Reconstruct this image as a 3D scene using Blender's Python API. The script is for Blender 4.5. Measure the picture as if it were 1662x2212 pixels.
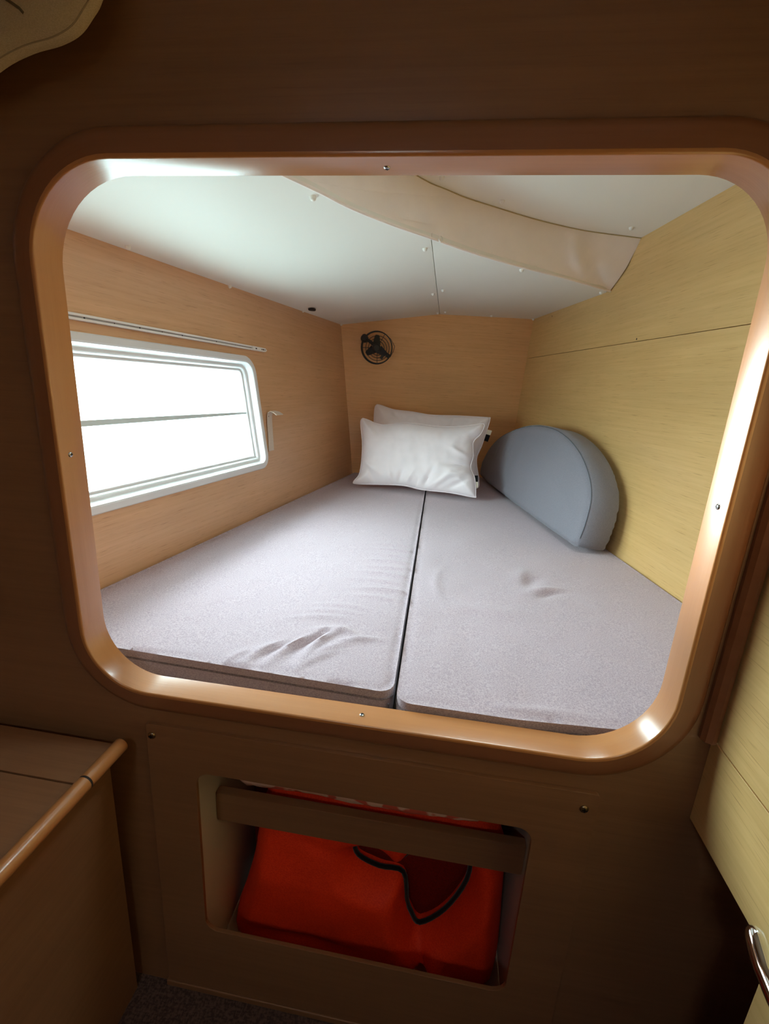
import bpy, bmesh, math, random
import numpy as np
from mathutils import Vector, Matrix, noise, geometry

for o in list(bpy.data.objects):
    bpy.data.objects.remove(o, do_unlink=True)
scene = bpy.context.scene
COL = scene.collection
V3 = lambda *a: Vector(a)

# ------------------------------------------------------------------ camera, world, light, exposure
cam_d = bpy.data.cameras.new('camera')
cam_d.sensor_fit = 'HORIZONTAL'; cam_d.sensor_width = 36.0; cam_d.lens = 988.0 / 1662.0 * 36.0
cam_d.clip_start = 0.01; cam_d.clip_end = 100
cam = bpy.data.objects.new('camera', cam_d); COL.objects.link(cam); scene.camera = cam
cam.matrix_world = Matrix(((0.98823, -0.08944, 0.12409, 0.0), (0.14295, 0.25127, -0.95730, -0.65),
                           (0.05444, 0.96378, 0.26109, 0.0), (0, 0, 0, 1)))

world = bpy.data.worlds.new('bright_overcast_sky'); scene.world = world; world.use_nodes = True
wn = world.node_tree; bg = wn.nodes['Background']
tc = wn.nodes.new('ShaderNodeTexCoord'); nz = wn.nodes.new('ShaderNodeTexNoise'); cr = wn.nodes.new('ShaderNodeValToRGB')
nz.inputs['Scale'].default_value = 2.2; nz.inputs['Detail'].default_value = 3
cr.color_ramp.elements[0].position = .3; cr.color_ramp.elements[0].color = (.82, .95, 1.0, 1)
cr.color_ramp.elements[1].position = .7; cr.color_ramp.elements[1].color = (.92, 1.0, 1.0, 1)
wn.links.new(tc.outputs['Generated'], nz.inputs['Vector']); wn.links.new(nz.outputs['Fac'], cr.inputs['Fac'])
# the sea below the horizon is darker than the overcast sky above it
sp = wn.nodes.new('ShaderNodeSeparateXYZ'); hz = wn.nodes.new('ShaderNodeMapRange'); hm = wn.nodes.new('ShaderNodeMixRGB')
wn.links.new(tc.outputs['Generated'], sp.inputs[0]); wn.links.new(sp.outputs['Z'], hz.inputs['Value'])
hz.inputs['From Min'].default_value = -.05; hz.inputs['From Max'].default_value = .25
hm.inputs[1].default_value = (.26, .295, .295, 1); hm.inputs[2].default_value = (1, 1, 1, 1)
m3 = wn.nodes.new('ShaderNodeMixRGB'); m3.blend_type = 'MULTIPLY'; m3.inputs[0].default_value = 1
wn.links.new(hz.outputs[0], hm.inputs[0]); wn.links.new(cr.outputs['Color'], m3.inputs[1]); wn.links.new(hm.outputs[0], m3.inputs[2])
wn.links.new(m3.outputs[0], bg.inputs['Color'])
bg.inputs['Strength'].default_value = 6.5

# low sun glinting off the water, coming in through the hull window
sl = bpy.data.lights.new('low_sun', 'SUN'); sl.energy = 3.0; sl.angle = math.radians(9); sl.color = (1.0, .97, .93)
so = bpy.data.objects.new('low_sun', sl); COL.objects.link(so)
so.rotation_euler = V3(1.0, -.87, .06).to_track_quat('-Z', 'Y').to_euler()

scene.view_settings.view_transform = 'Standard'; scene.view_settings.look = 'None'
scene.view_settings.exposure = 2.2; scene.view_settings.gamma = 1.0
scene.view_settings.use_curve_mapping = False
try:
    scene.cycles.use_denoising = True
    scene.cycles.max_bounces = 16; scene.cycles.diffuse_bounces = 10; scene.cycles.transparent_max_bounces = 12
    scene.cycles.sample_clamp_indirect = 6.0
except Exception:
    pass

def portal(name, center, zdir, xdir, sx, sy):
    """light portal of a window: it only guides sampling of the sky"""
    l = bpy.data.lights.new(name, 'AREA'); l.shape = 'RECTANGLE'; l.size = sx; l.size_y = sy
    l.cycles.is_portal = True
    o = bpy.data.objects.new(name, l); COL.objects.link(o)
    z = -Vector(zdir).normalized(); x = Vector(xdir).normalized(); y = z.cross(x)
    m = Matrix((x, y, z)).transposed().to_4x4(); m.translation = Vector(center); o.matrix_world = m

# ------------------------------------------------------------------ frames of the room
ZM = -0.545                                   # mattress top
ZF = -1.33                                    # floor
class Fr:
    def __init__(s, O, U, V, W=None):
        s.O = Vector(O); s.U = Vector(U).normalized(); V = Vector(V)
        s.V = (V - s.U * V.dot(s.U)).normalized(); s.W = Vector(W) if W else s.U.cross(s.V)
    def p(s, u, v, w=0.0): return s.O + s.U * u + s.V * v + s.W * w
    def loc(s, q):
        d = Vector(q) - s.O; return d.dot(s.U), d.dot(s.V), d.dot(s.W)
FB = Fr((0, 0, 0), (1, 0, 0), (0, 0, 1))                    # bulkhead, W towards the viewer (-y)
FL = Fr((-0.865, 0.347, -0.545), (0.134, 0.991, 0), (-0.0922, 0.0125, 0.996))   # hull side, W into the cabin
FRt = Fr((0.643, 1.06, -0.545), (0.159, -0.987, 0), (0.037, 0.006, 0.9993))      # right side, W into the cabin
FK = Fr((-0.605, 2.268, -0.545), (0.973, 0.227, 0), (0.0084, -0.036, 0.9993))    # head end, W towards viewer
FH = Fr((0, 0, 0), (1, 0, 0), (0, 1, 0))                    # horizontal, W up

portal('window_portal', FL.p(.32, .40, -.06), FL.W, FL.U, 1.25, .46)
portal('fill_hatch_portal', (.22, .30, .64), (0, 0, -1), (1, 0, 0), .36, .32)  # portal of the added hatch above the berth
portal('rear_fill_hatch_portal', (-.35, -1.75, .74), (0, 0, -1), (1, 0, 0), .26, .26)  # added opening behind the viewer, weak fill for the passage

# ------------------------------------------------------------------ materials
def lin(c):
    c = c / 255.0
    return c / 12.92 if c <= .04045 else ((c + .055) / 1.055) ** 2.4
def rgb(r, g, b): return (lin(r), lin(g), lin(b), 1)
def base_mat(name):
    m = bpy.data.materials.new(name); m.use_nodes = True
    return m, m.node_tree, m.node_tree.nodes['Principled BSDF']
def N(t, k, **kw):
    n = t.nodes.new(k)
    for a, b in kw.items():
        if a in n.inputs: n.inputs[a].default_value = b
        else: setattr(n, a, b)
    return n
def plain(name, col, rough=.5, metal=0, coat=0, coat_r=.1, spec=.5, bump=0, bscale=300, var=0):
    m, t, b = base_mat(name)
    b.inputs['Base Color'].default_value = col; b.inputs['Roughness'].default_value = rough
    b.inputs['Metallic'].default_value = metal; b.inputs['Coat Weight'].default_value = coat
    b.inputs['Coat Roughness'].default_value = coat_r; b.inputs['Specular IOR Level'].default_value = spec
    c = N(t, 'ShaderNodeTexCoord')
    if bump:
        n = N(t, 'ShaderNodeTexNoise', Scale=bscale, Detail=3.0); t.links.new(c.outputs['Object'], n.inputs['Vector'])
        bp = N(t, 'ShaderNodeBump', Strength=bump, Distance=.001); t.links.new(n.outputs['Fac'], bp.inputs['Height'])
        t.links.new(bp.outputs['Normal'], b.inputs['Normal'])
    if var:
        n2 = N(t, 'ShaderNodeTexNoise', Scale=9.0, Detail=4.0); t.links.new(c.outputs['Object'], n2.inputs['Vector'])
        mx = N(t, 'ShaderNodeMixRGB'); mx.blend_type = 'MULTIPLY'; mx.inputs[0].default_value = 1
        mx.inputs[1].default_value = col
        r = N(t, 'ShaderNodeValToRGB'); r.color_ramp.elements[0].color = (1 - var,) * 3 + (1,); r.color_ramp.elements[0].position = .3
        r.color_ramp.elements[1].color = (1, 1, 1, 1); r.color_ramp.elements[1].position = .7
        t.links.new(n2.outputs['Fac'], r.inputs['Fac']); t.links.new(r.outputs['Color'], mx.inputs[2])
        t.links.new(mx.outputs[0], b.inputs['Base Color'])
    return m
def veneer(name, c1, c2, fleck, rough=.38, coat=.25, coat_r=.22, su=2.2, sv=95., fl=.85):
    """fine horizontal grain along the U axis of the UV map (metres)"""
    m, t, b = base_mat(name)
    uv = N(t, 'ShaderNodeUVMap'); uv.uv_map = 'UVMap'
    def noise_at(sx, sy, det, w=0.0):
        mp = N(t, 'ShaderNodeMapping'); mp.inputs['Scale'].default_value = (sx, sy, 1); mp.inputs['Location'].default_value = (w, w * 1.7, 0)
        t.links.new(uv.outputs['UV'], mp.inputs['Vector'])
        n = N(t, 'ShaderNodeTexNoise', Scale=1.0, Detail=det, Roughness=.6); t.links.new(mp.outputs[0], n.inputs['Vector']); return n
    a = noise_at(su, sv, 4.0); f = noise_at(11., 330., 2.0, 3.1); big = noise_at(1.4, 6.0, 3.0, 7.7)
    r1 = N(t, 'ShaderNodeValToRGB'); r1.color_ramp.elements[0].position = .3; r1.color_ramp.elements[0].color = c2
    r1.color_ramp.elements[1].position = .65; r1.color_ramp.elements[1].color = c1
    t.links.new(a.outputs['Fac'], r1.inputs['Fac'])
    r2 = N(t, 'ShaderNodeValToRGB'); r2.color_ramp.elements[0].position = .60; r2.color_ramp.elements[0].color = (0, 0, 0, 1)
    r2.color_ramp.elements[1].position = .74; r2.color_ramp.elements[1].color = (fl, fl, fl, 1)
    t.links.new(f.outputs['Fac'], r2.inputs['Fac'])
    mx = N(t, 'ShaderNodeMixRGB'); t.links.new(r2.outputs['Color'], mx.inputs[0]); t.links.new(r1.outputs['Color'], mx.inputs[1]); mx.inputs[2].default_value = fleck
    r3 = N(t, 'ShaderNodeValToRGB'); r3.color_ramp.elements[0].position = .3; r3.color_ramp.elements[0].color = (.86, .86, .86, 1)
    r3.color_ramp.elements[1].position = .7; r3.color_ramp.elements[1].color = (1, 1, 1, 1)
    t.links.new(big.outputs['Fac'], r3.inputs['Fac'])
    m2 = N(t, 'ShaderNodeMixRGB'); m2.blend_type = 'MULTIPLY'; m2.inputs[0].default_value = 1
    t.links.new(mx.outputs[0], m2.inputs[1]); t.links.new(r3.outputs['Color'], m2.inputs[2])
    t.links.new(m2.outputs[0], b.inputs['Base Color'])
    b.inputs['Roughness'].default_value = rough; b.inputs['Coat Weight'].default_value = coat; b.inputs['Coat Roughness'].default_value = coat_r
    bp = N(t, 'ShaderNodeBump', Strength=.12, Distance=.001); t.links.new(f.outputs['Fac'], bp.inputs['Height']); t.links.new(bp.outputs['Normal'], b.inputs['Normal'])
    return m
def fabric(name, c1, c2, weave=900., bump=.35, rough=.95, sheen=.25, mott=.0, big=3.0):
    m, t, b = base_mat(name)
    c = N(t, 'ShaderNodeTexCoord')
    mp = N(t, 'ShaderNodeMapping'); mp.inputs['Scale'].default_value = (weave, weave * .45, weave); t.links.new(c.outputs['Object'], mp.inputs['Vector'])
    mp2 = N(t, 'ShaderNodeMapping'); mp2.inputs['Scale'].default_value = (weave * .45, weave, weave); t.links.new(c.outputs['Object'], mp2.inputs['Vector'])
    n1 = N(t, 'ShaderNodeTexNoise', Scale=1.0, Detail=2.0); n2 = N(t, 'ShaderNodeTexNoise', Scale=1.0, Detail=2.0)
    t.links.new(mp.outputs[0], n1.inputs['Vector']); t.links.new(mp2.outputs[0], n2.inputs['Vector'])
    ad = N(t, 'ShaderNodeMath'); ad.operation = 'ADD'; t.links.new(n1.outputs['Fac'], ad.inputs[0]); t.links.new(n2.outputs['Fac'], ad.inputs[1])
    r = N(t, 'ShaderNodeValToRGB'); r.color_ramp.elements[0].position = .42; r.color_ramp.elements[0].color = c2
    r.color_ramp.elements[1].position = .58; r.color_ramp.elements[1].color = c1
    ml = N(t, 'ShaderNodeMath'); ml.operation = 'MULTIPLY'; ml.inputs[1].default_value = .5
    t.links.new(ad.outputs[0], ml.inputs[0]); t.links.new(ml.outputs[0], r.inputs['Fac'])
    out = r.outputs['Color']
    if mott:
        n3 = N(t, 'ShaderNodeTexNoise', Scale=big, Detail=4.0); t.links.new(c.outputs['Object'], n3.inputs['Vector'])
        r3 = N(t, 'ShaderNodeValToRGB'); r3.color_ramp.elements[0].color = (1 - mott,) * 3 + (1,); r3.color_ramp.elements[0].position = .3
        r3.color_ramp.elements[1].position = .7; t.links.new(n3.outputs['Fac'], r3.inputs['Fac'])
        mx = N(t, 'ShaderNodeMixRGB'); mx.blend_type = 'MULTIPLY'; mx.inputs[0].default_value = 1
        t.links.new(out, mx.inputs[1]); t.links.new(r3.outputs['Color'], mx.inputs[2]); out = mx.outputs[0]
    t.links.new(out, b.inputs['Base Color']); b.inputs['Roughness'].default_value = rough
    b.inputs['Sheen Weight'].default_value = sheen; b.inputs['Specular IOR Level'].default_value = .2
    bp = N(t, 'ShaderNodeBump', Strength=bump, Distance=.0012); t.links.new(ad.outputs[0], bp.inputs['Height']); t.links.new(bp.outputs['Normal'], b.inputs['Normal'])
    return m

M = {}
M['veneer'] = veneer('oak_veneer', rgb(240, 188, 132), rgb(231, 176, 119), rgb(192, 134, 82))
M['veneer_bounce_lit'] = veneer('oak_veneer_bounce_lit', rgb(224, 176, 134), rgb(214, 165, 122), rgb(180, 130, 90))  # same oak veneer, pinkish bounced light put into the colour
M['veneer_window_lit'] = veneer('oak_veneer_window_lit', rgb(226, 186, 124), rgb(216, 175, 112), rgb(184, 140, 82))  # same oak veneer, yellow cast of window light put into the colour
M['veneer_shaded'] = veneer('oak_veneer_shaded', rgb(146, 103, 72), rgb(134, 92, 63), rgb(108, 72, 50), fl=.3, coat=.5, coat_r=.3)  # same oak veneer, shade of the unlit passage put into the colour
M['trim'] = veneer('varnished_trim_wood', rgb(198, 134, 80), rgb(189, 124, 72), rgb(170, 108, 60), rough=.3, coat=1.0, coat_r=.2, su=1.2, sv=40, fl=.2)
M['trim_shaded'] = veneer('trim_wood_shaded', rgb(150, 96, 66), rgb(140, 87, 58), rgb(122, 74, 48), rough=.35, coat=.6, coat_r=.25, su=1.2, sv=40, fl=.2)  # trim wood darkened by painted shade, for the unlit front faces
M['ceiling'] = plain('cream_ceiling_board', rgb(238, 236, 228), .55, bump=.05, bscale=500)
M['vinyl'] = plain('cream_vinyl', rgb(252, 244, 238), .5, bump=.12, bscale=220, var=.06)
M['seamdark'] = plain('dark_joint', rgb(40, 28, 22), .8)
M['plastic'] = plain('white_plastic', rgb(226, 226, 228), .35, coat=.3)
M['cap'] = plain('white_screw_cap_plastic', rgb(240, 238, 230), .4)
M['rail'] = plain('white_rail_plastic', rgb(236, 232, 230), .4)
M['railgroove'] = plain('grey_groove', rgb(176, 172, 174), .6)
M['black'] = plain('black_plastic', rgb(26, 27, 31), .42, coat=.2, coat_r=.3, var=.1)
M['blackfab'] = fabric('black_binding', rgb(20, 18, 20), rgb(12, 10, 12), 600, .3)
M['steel'] = plain('screw_steel', rgb(190, 190, 190), .25, metal=1)
M['slot'] = plain('screw_slot', rgb(30, 28, 28), .6, metal=.5)
M['brass'] = plain('dull_brass', rgb(150, 128, 100), .3, metal=1)
M['chrome'] = plain('chrome', rgb(225, 230, 235), .06, metal=1)
M['strap'] = fabric('beige_strap', rgb(222, 206, 190), rgb(204, 188, 172), 700, .4)
M['mattress'] = fabric('grey_mattress_fabric', rgb(194, 177, 185), rgb(164, 146, 156), 620, .35, mott=.06)
M['mattress_side'] = fabric('grey_mattress_side', rgb(160, 143, 144), rgb(106, 92, 96), 420, .5)
M['piping'] = fabric('mattress_piping', rgb(130, 116, 120), rgb(98, 86, 90), 500, .3)
M['cushion'] = fabric('slate_cushion_fabric', rgb(136, 134, 143), rgb(122, 120, 130), 700, .2, mott=.05)
M['pillow'] = plain('white_pillow_cotton', rgb(248, 240, 244), .85, spec=.2, var=.07, bump=.15, bscale=90)
M['tagw'] = plain('cream_tag', rgb(232, 224, 206), .8)
M['orange'] = fabric('orange_nylon', rgb(252, 66, 26), rgb(238, 52, 20), 500, .15, rough=.6, sheen=0, mott=.12, big=9.)
M['darkred'] = fabric('dark_red_nylon', rgb(132, 24, 14), rgb(104, 16, 10), 500, .15, rough=.65, sheen=0, mott=.12, big=9.)
M['khaki'] = fabric('khaki_canvas', rgb(206, 184, 150), rgb(192, 170, 136), 900, .15, mott=.05, big=12.)
M['liner'] = plain('white_gelcoat_liner', rgb(214, 204, 192), .45, coat=.3)
M['carpet'] = fabric('dark_floor_carpet', rgb(92, 70, 66), rgb(60, 44, 42), 260, .8)
M['hullwhite'] = plain('white_hull_gelcoat', rgb(225, 225, 222), .4)
def glassmat():
    m = bpy.data.materials.new('window_glass'); m.use_nodes = True; t = m.node_tree
    for n in list(t.nodes): t.nodes.remove(n)
    o = N(t, 'ShaderNodeOutputMaterial'); a = N(t, 'ShaderNodeBsdfTransparent'); g = N(t, 'ShaderNodeBsdfGlossy', Roughness=.02)
    a.inputs['Color'].default_value = (.90, .97, .97, 1)
    x = N(t, 'ShaderNodeMixShader'); x.inputs[0].default_value = .04
    t.links.new(a.outputs[0], x.inputs[1]); t.links.new(g.outputs[0], x.inputs[2]); t.links.new(x.outputs[0], o.inputs['Surface'])
    return m
M['glass'] = glassmat()
def blanketmat():
    m, t, b = base_mat('patterned_blanket')
    c = N(t, 'ShaderNodeTexCoord'); v = N(t, 'ShaderNodeTexNoise', Scale=26.0, Detail=1.5); t.links.new(c.outputs['Object'], v.inputs['Vector'])
    r = N(t, 'ShaderNodeValToRGB'); r.color_ramp.elements[0].position = .50; r.color_ramp.elements[0].color = rgb(232, 190, 170)
    r.color_ramp.elements[1].position = .56; r.color_ramp.elements[1].color = rgb(214, 92, 74)
    t.links.new(v.outputs['Fac'], r.inputs['Fac']); t.links.new(r.outputs['Color'], b.inputs['Base Color']); b.inputs['Roughness'].default_value = .95
    return m
M['blanket'] = blanketmat()

# ------------------------------------------------------------------ mesh helpers
def tag(o, label=None, cat=None, group=None, kind=None):
    if label: o['label'] = label
    if cat: o['category'] = cat
    if group: o['group'] = group
    if kind: o['kind'] = kind
    return o
def struct(o): o['kind'] = 'structure'; return o
def empty(name, loc, label=None, cat=None, group=None, kind=None):
    o = bpy.data.objects.new(name, None); COL.objects.link(o); o.location = loc; o.empty_display_size = .05
    return tag(o, label, cat, group, kind)
def link(name, me, mat, parent=None, smooth=False):
    if mat: me.materials.append(mat)
    if smooth:
        for p in me.polygons: p.use_smooth = True
    o = bpy.data.objects.new(name, me); COL.objects.link(o)
    if parent:
        o.parent = parent
        # walk up: roots only carry translation
        r = parent; off = Vector((0, 0, 0))
        while r: off += r.location; r = r.parent
        me.transform(Matrix.Translation(-off))
    return o
def bevel(o, w, seg=2, ang=40):
    md = o.modifiers.new('bevel', 'BEVEL'); md.width = w; md.segments = seg; md.limit_method = 'ANGLE'; md.angle_limit = math.radians(ang)
    md.harden_normals = False
    return o
def autosmooth(o, ang=35):
    me = o.data
    for p in me.polygons: p.use_smooth = True
    bm = bmesh.new(); bm.from_mesh(me)
    for e in bm.edges:
        e.smooth = len(e.link_faces) == 2 and e.calc_face_angle(0) < math.radians(ang)
    bm.to_mesh(me); bm.free(); return o
def prism(name, loops, w0, w1, fr, mat, parent=None, bev=0, uvrot=False, smooth=False):
    """flat board: outer loop + hole loops in the (u,v) plane of fr, between heights w0 < w1"""
    tris = geometry.tessellate_polygon([[Vector((p[0], p[1], 0)) for p in l] for l in loops])
    flat = [p for l in loops for p in l]; n = len(flat)
    verts = [fr.p(p[0], p[1], w1) for p in flat] + [fr.p(p[0], p[1], w0) for p in flat]
    faces = []; uvs = []
    def area(t): (a, b, c) = [flat[i] for i in t]; return (b[0]-a[0])*(c[1]-a[1])-(b[1]-a[1])*(c[0]-a[0])
    for t in tris:
        if abs(area(t)) < 1e-12: continue
        t = tuple(t) if area(t) > 0 else tuple(t)[::-1]
        faces.append(t); uvs.append([flat[i] for i in t])
        t2 = tuple(i + n for i in t[::-1]); faces.append(t2); uvs.append([flat[i - n] for i in t2])
    k = 0
    for li, l in enumerate(loops):
        m = len(l); A = sum(l[i][0]*l[(i+1) % m][1]-l[(i+1) % m][0]*l[i][1] for i in range(m)); s = 0
        ccw = (A > 0) == (li == 0)
        for i in range(m):
            j = (i + 1) % m; a, b = k + i, k + j
            d = math.dist(l[i], l[j])
            f = (a, a + n, b + n, b); u = [(s, w1), (s, w0), (s + d, w0), (s + d, w1)]
            if not ccw: f = f[::-1]; u = u[::-1]
            faces.append(f); uvs.append(u); s += d
        k += m
    me = bpy.data.meshes.new(name); me.from_pydata(verts, [], faces)
    uvl = me.uv_layers.new(name='UVMap'); q = 0
    for u in uvs:
        for c in u: uvl.data[q].uv = (c[1], c[0]) if uvrot else (c[0], c[1]); q += 1
    bm = bmesh.new(); bm.from_mesh(me); bmesh.ops.remove_doubles(bm, verts=bm.verts, dist=1e-6)
    if fr.U.cross(fr.V).dot(fr.W) < 0: bmesh.ops.reverse_faces(bm, faces=bm.faces)
    bm.to_mesh(me); bm.free()
    o = link(name, me, mat, parent)
    if bev: bevel(o, bev)
    return o
def rect(u0, v0, u1, v1): return [(u0, v0), (u1, v0), (u1, v1), (u0, v1)]
def round_poly(pts, r, seg=8):
    """rounded polygon (ccw) -> points, outward normals"""
    P = [Vector(p) for p in pts]; n = len(P); out = []; nor = []
    R = r if isinstance(r, (list, tuple)) else [r] * n
    for i in range(n):
        a, b, c = P[i - 1], P[i], P[(i + 1) % n]
        d1 = (a - b).normalized(); d2 = (c - b).normalized(); ang = d1.angle(d2); rr = R[i]
        t = rr / math.tan(ang / 2); cen = b + (d1 + d2).normalized() * (rr / math.sin(ang / 2))
        s = b + d1 * t; e = b + d2 * t; v0 = s - cen; v1 = e - cen
        tot = v0.angle(v1); sg = 1 if v0.cross(v1) > 0 else -1
        for k in range(seg + 1):
            q = tot * k / seg * sg; cs, sn = math.cos(q), math.sin(q)
            v = Vector((v0.x * cs - v0.y * sn, v0.x * sn + v0.y * cs))
            out.append(cen + v); nor.append(v.normalized())
    return out, nor
def sweep_ring(name, pts, nors, prof, fr, mat, parent=None, smooth=True, ang=50):
    """closed ring: profile points (offset outwards, height w), closed profile"""
    n, m = len(pts), len(prof); verts = []; faces = []; uvs = []
    for p, q in zip(pts, nors):
        for (o, w) in prof: verts.append(fr.p(p[0] + q[0] * o, p[1] + q[1] * o, w))
    s = [0.0]; pr = [0.0]
    for i in range(n): s.append(s[-1] + math.dist(pts[i], pts[(i + 1) % n]))
    for j in range(m): pr.append(pr[-1] + math.dist(prof[j], prof[(j + 1) % m]))
    for i in range(n):
        for j in range(m):
            i2, j2 = (i + 1) % n, (j + 1) % m
            faces.append((i * m + j, i2 * m + j, i2 * m + j2, i * m + j2))
            uvs.append([(s[i], pr[j]), (s[i + 1], pr[j]), (s[i + 1], pr[j + 1]), (s[i], pr[j + 1])])
    me = bpy.data.meshes.new(name); me.from_pydata(verts, [], faces); uvl = me.uv_layers.new(name='UVMap'); q = 0
    for u in uvs:
        for c in u: uvl.data[q].uv = c; q += 1
    bm = bmesh.new(); bm.from_mesh(me); bmesh.ops.recalc_face_normals(bm, faces=bm.faces); bm.to_mesh(me); bm.free()
    o = link(name, me, mat, parent)
    if smooth: autosmooth(o, ang)
    return o
def tube(name, path, r, mat, parent=None, closed=False, seg=8, bm=None, caps=True):
    """tube through 3D points; r may be a list"""
    own = bm is None
    if own: bm = bmesh.new()
    P = [Vector(p) for p in path]; n = len(P); rings = []
    Rr = r if isinstance(r, (list, tuple)) else [r] * n
    ref = None
    for i in range(n):
        if closed: t = (P[(i + 1) % n] - P[i - 1]).normalized()
        else: t = (P[min(i + 1, n - 1)] - P[max(i - 1, 0)]).normalized()
        if ref is None: ref = t.orthogonal().normalized()
        ref = (ref - t * ref.dot(t)).normalized(); b = t.cross(ref)
        rings.append([bm.verts.new(P[i] + (ref * math.cos(2 * math.pi * k / seg) + b * math.sin(2 * math.pi * k / seg)) * Rr[i]) for k in range(seg)])
    for i in range(n if closed else n - 1):
        A, B = rings[i], rings[(i + 1) % n]
        off = 0
        if closed and i == n - 1:
            off = min(range(seg), key=lambda k: (A[0].co - B[k].co).length)
        for k in range(seg):
            bm.faces.new((A[k], A[(k + 1) % seg], B[(k + 1 + off) % seg], B[(k + off) % seg]))
    if not closed and caps:
        bm.faces.new(rings[0][::-1]); bm.faces.new(rings[-1])
    if own:
        bmesh.ops.recalc_face_normals(bm, faces=bm.faces)
        me = bpy.data.meshes.new(name); bm.to_mesh(me); bm.free(); o = link(name, me, mat, parent); autosmooth(o, 50); return o
def lathe(name, prof, fr, mat, parent=None, seg=20, u=0, v=0, ang=40):
    """surface of revolution round fr.W at (u,v); prof = [(radius, w)]"""
    bm = bmesh.new(); rings = []
    for (r, w) in prof:
        if r < 1e-6: rings.append([bm.verts.new(fr.p(u, v, w))])
        else: rings.append([bm.verts.new(fr.p(u + r * math.cos(2 * math.pi * k / seg), v + r * math.sin(2 * math.pi * k / seg), w)) for k in range(seg)])
    for A, B in zip(rings, rings[1:]):
        for k in range(seg):
            k2 = (k + 1) % seg
            if len(A) == 1 and len(B) == 1: continue
            if len(A) == 1: bm.faces.new((A[0], B[k], B[k2]))
            elif len(B) == 1: bm.faces.new((A[k], A[k2], B[0]))
            else: bm.faces.new((A[k], A[k2], B[k2], B[k]))
    bmesh.ops.recalc_face_normals(bm, faces=bm.faces)
    me = bpy.data.meshes.new(name); bm.to_mesh(me); bm.free(); o = link(name, me, mat, parent); autosmooth(o, ang); return o
def box(name, u0, v0, w0, u1, v1, w1, fr, mat, parent=None, bev=0):
    return prism(name, [rect(u0, v0, u1, v1)], w0, w1, fr, mat, parent, bev)
def resample(loop, sp):
    out = []; n = len(loop)
    for i in range(n):
        a, b = loop[i], loop[(i + 1) % n]; k = max(1, int(round(math.dist(a, b) / sp)))
        for j in range(k): out.append((a[0] + (b[0] - a[0]) * j / k, a[1] + (b[1] - a[1]) * j / k))
    return out
def seg_dist(P, loop):
    P = np.asarray(P)[:, None, :]; A = np.asarray(loop); B = np.roll(A, -1, 0); d = B - A; L = (d ** 2).sum(1) + 1e-12
    t = np.clip(((P - A) * d).sum(2) / L, 0, 1); q = A + t[..., None] * d
    return np.sqrt(((P - q) ** 2).sum(2)).min(1)
def inside(P, loop):
    P = np.asarray(P); A = np.asarray(loop); B = np.roll(A, -1, 0); r = np.zeros(len(P), bool)
    for a, b in zip(A, B):
        c = (a[1] > P[:, 1]) != (b[1] > P[:, 1])
        with np.errstate(divide='ignore', invalid='ignore'):
            x = (b[0] - a[0]) * (P[:, 1] - a[1]) / (b[1] - a[1] + 1e-15) + a[0]
        r ^= c & (P[:, 0] < x)
    return r
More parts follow.
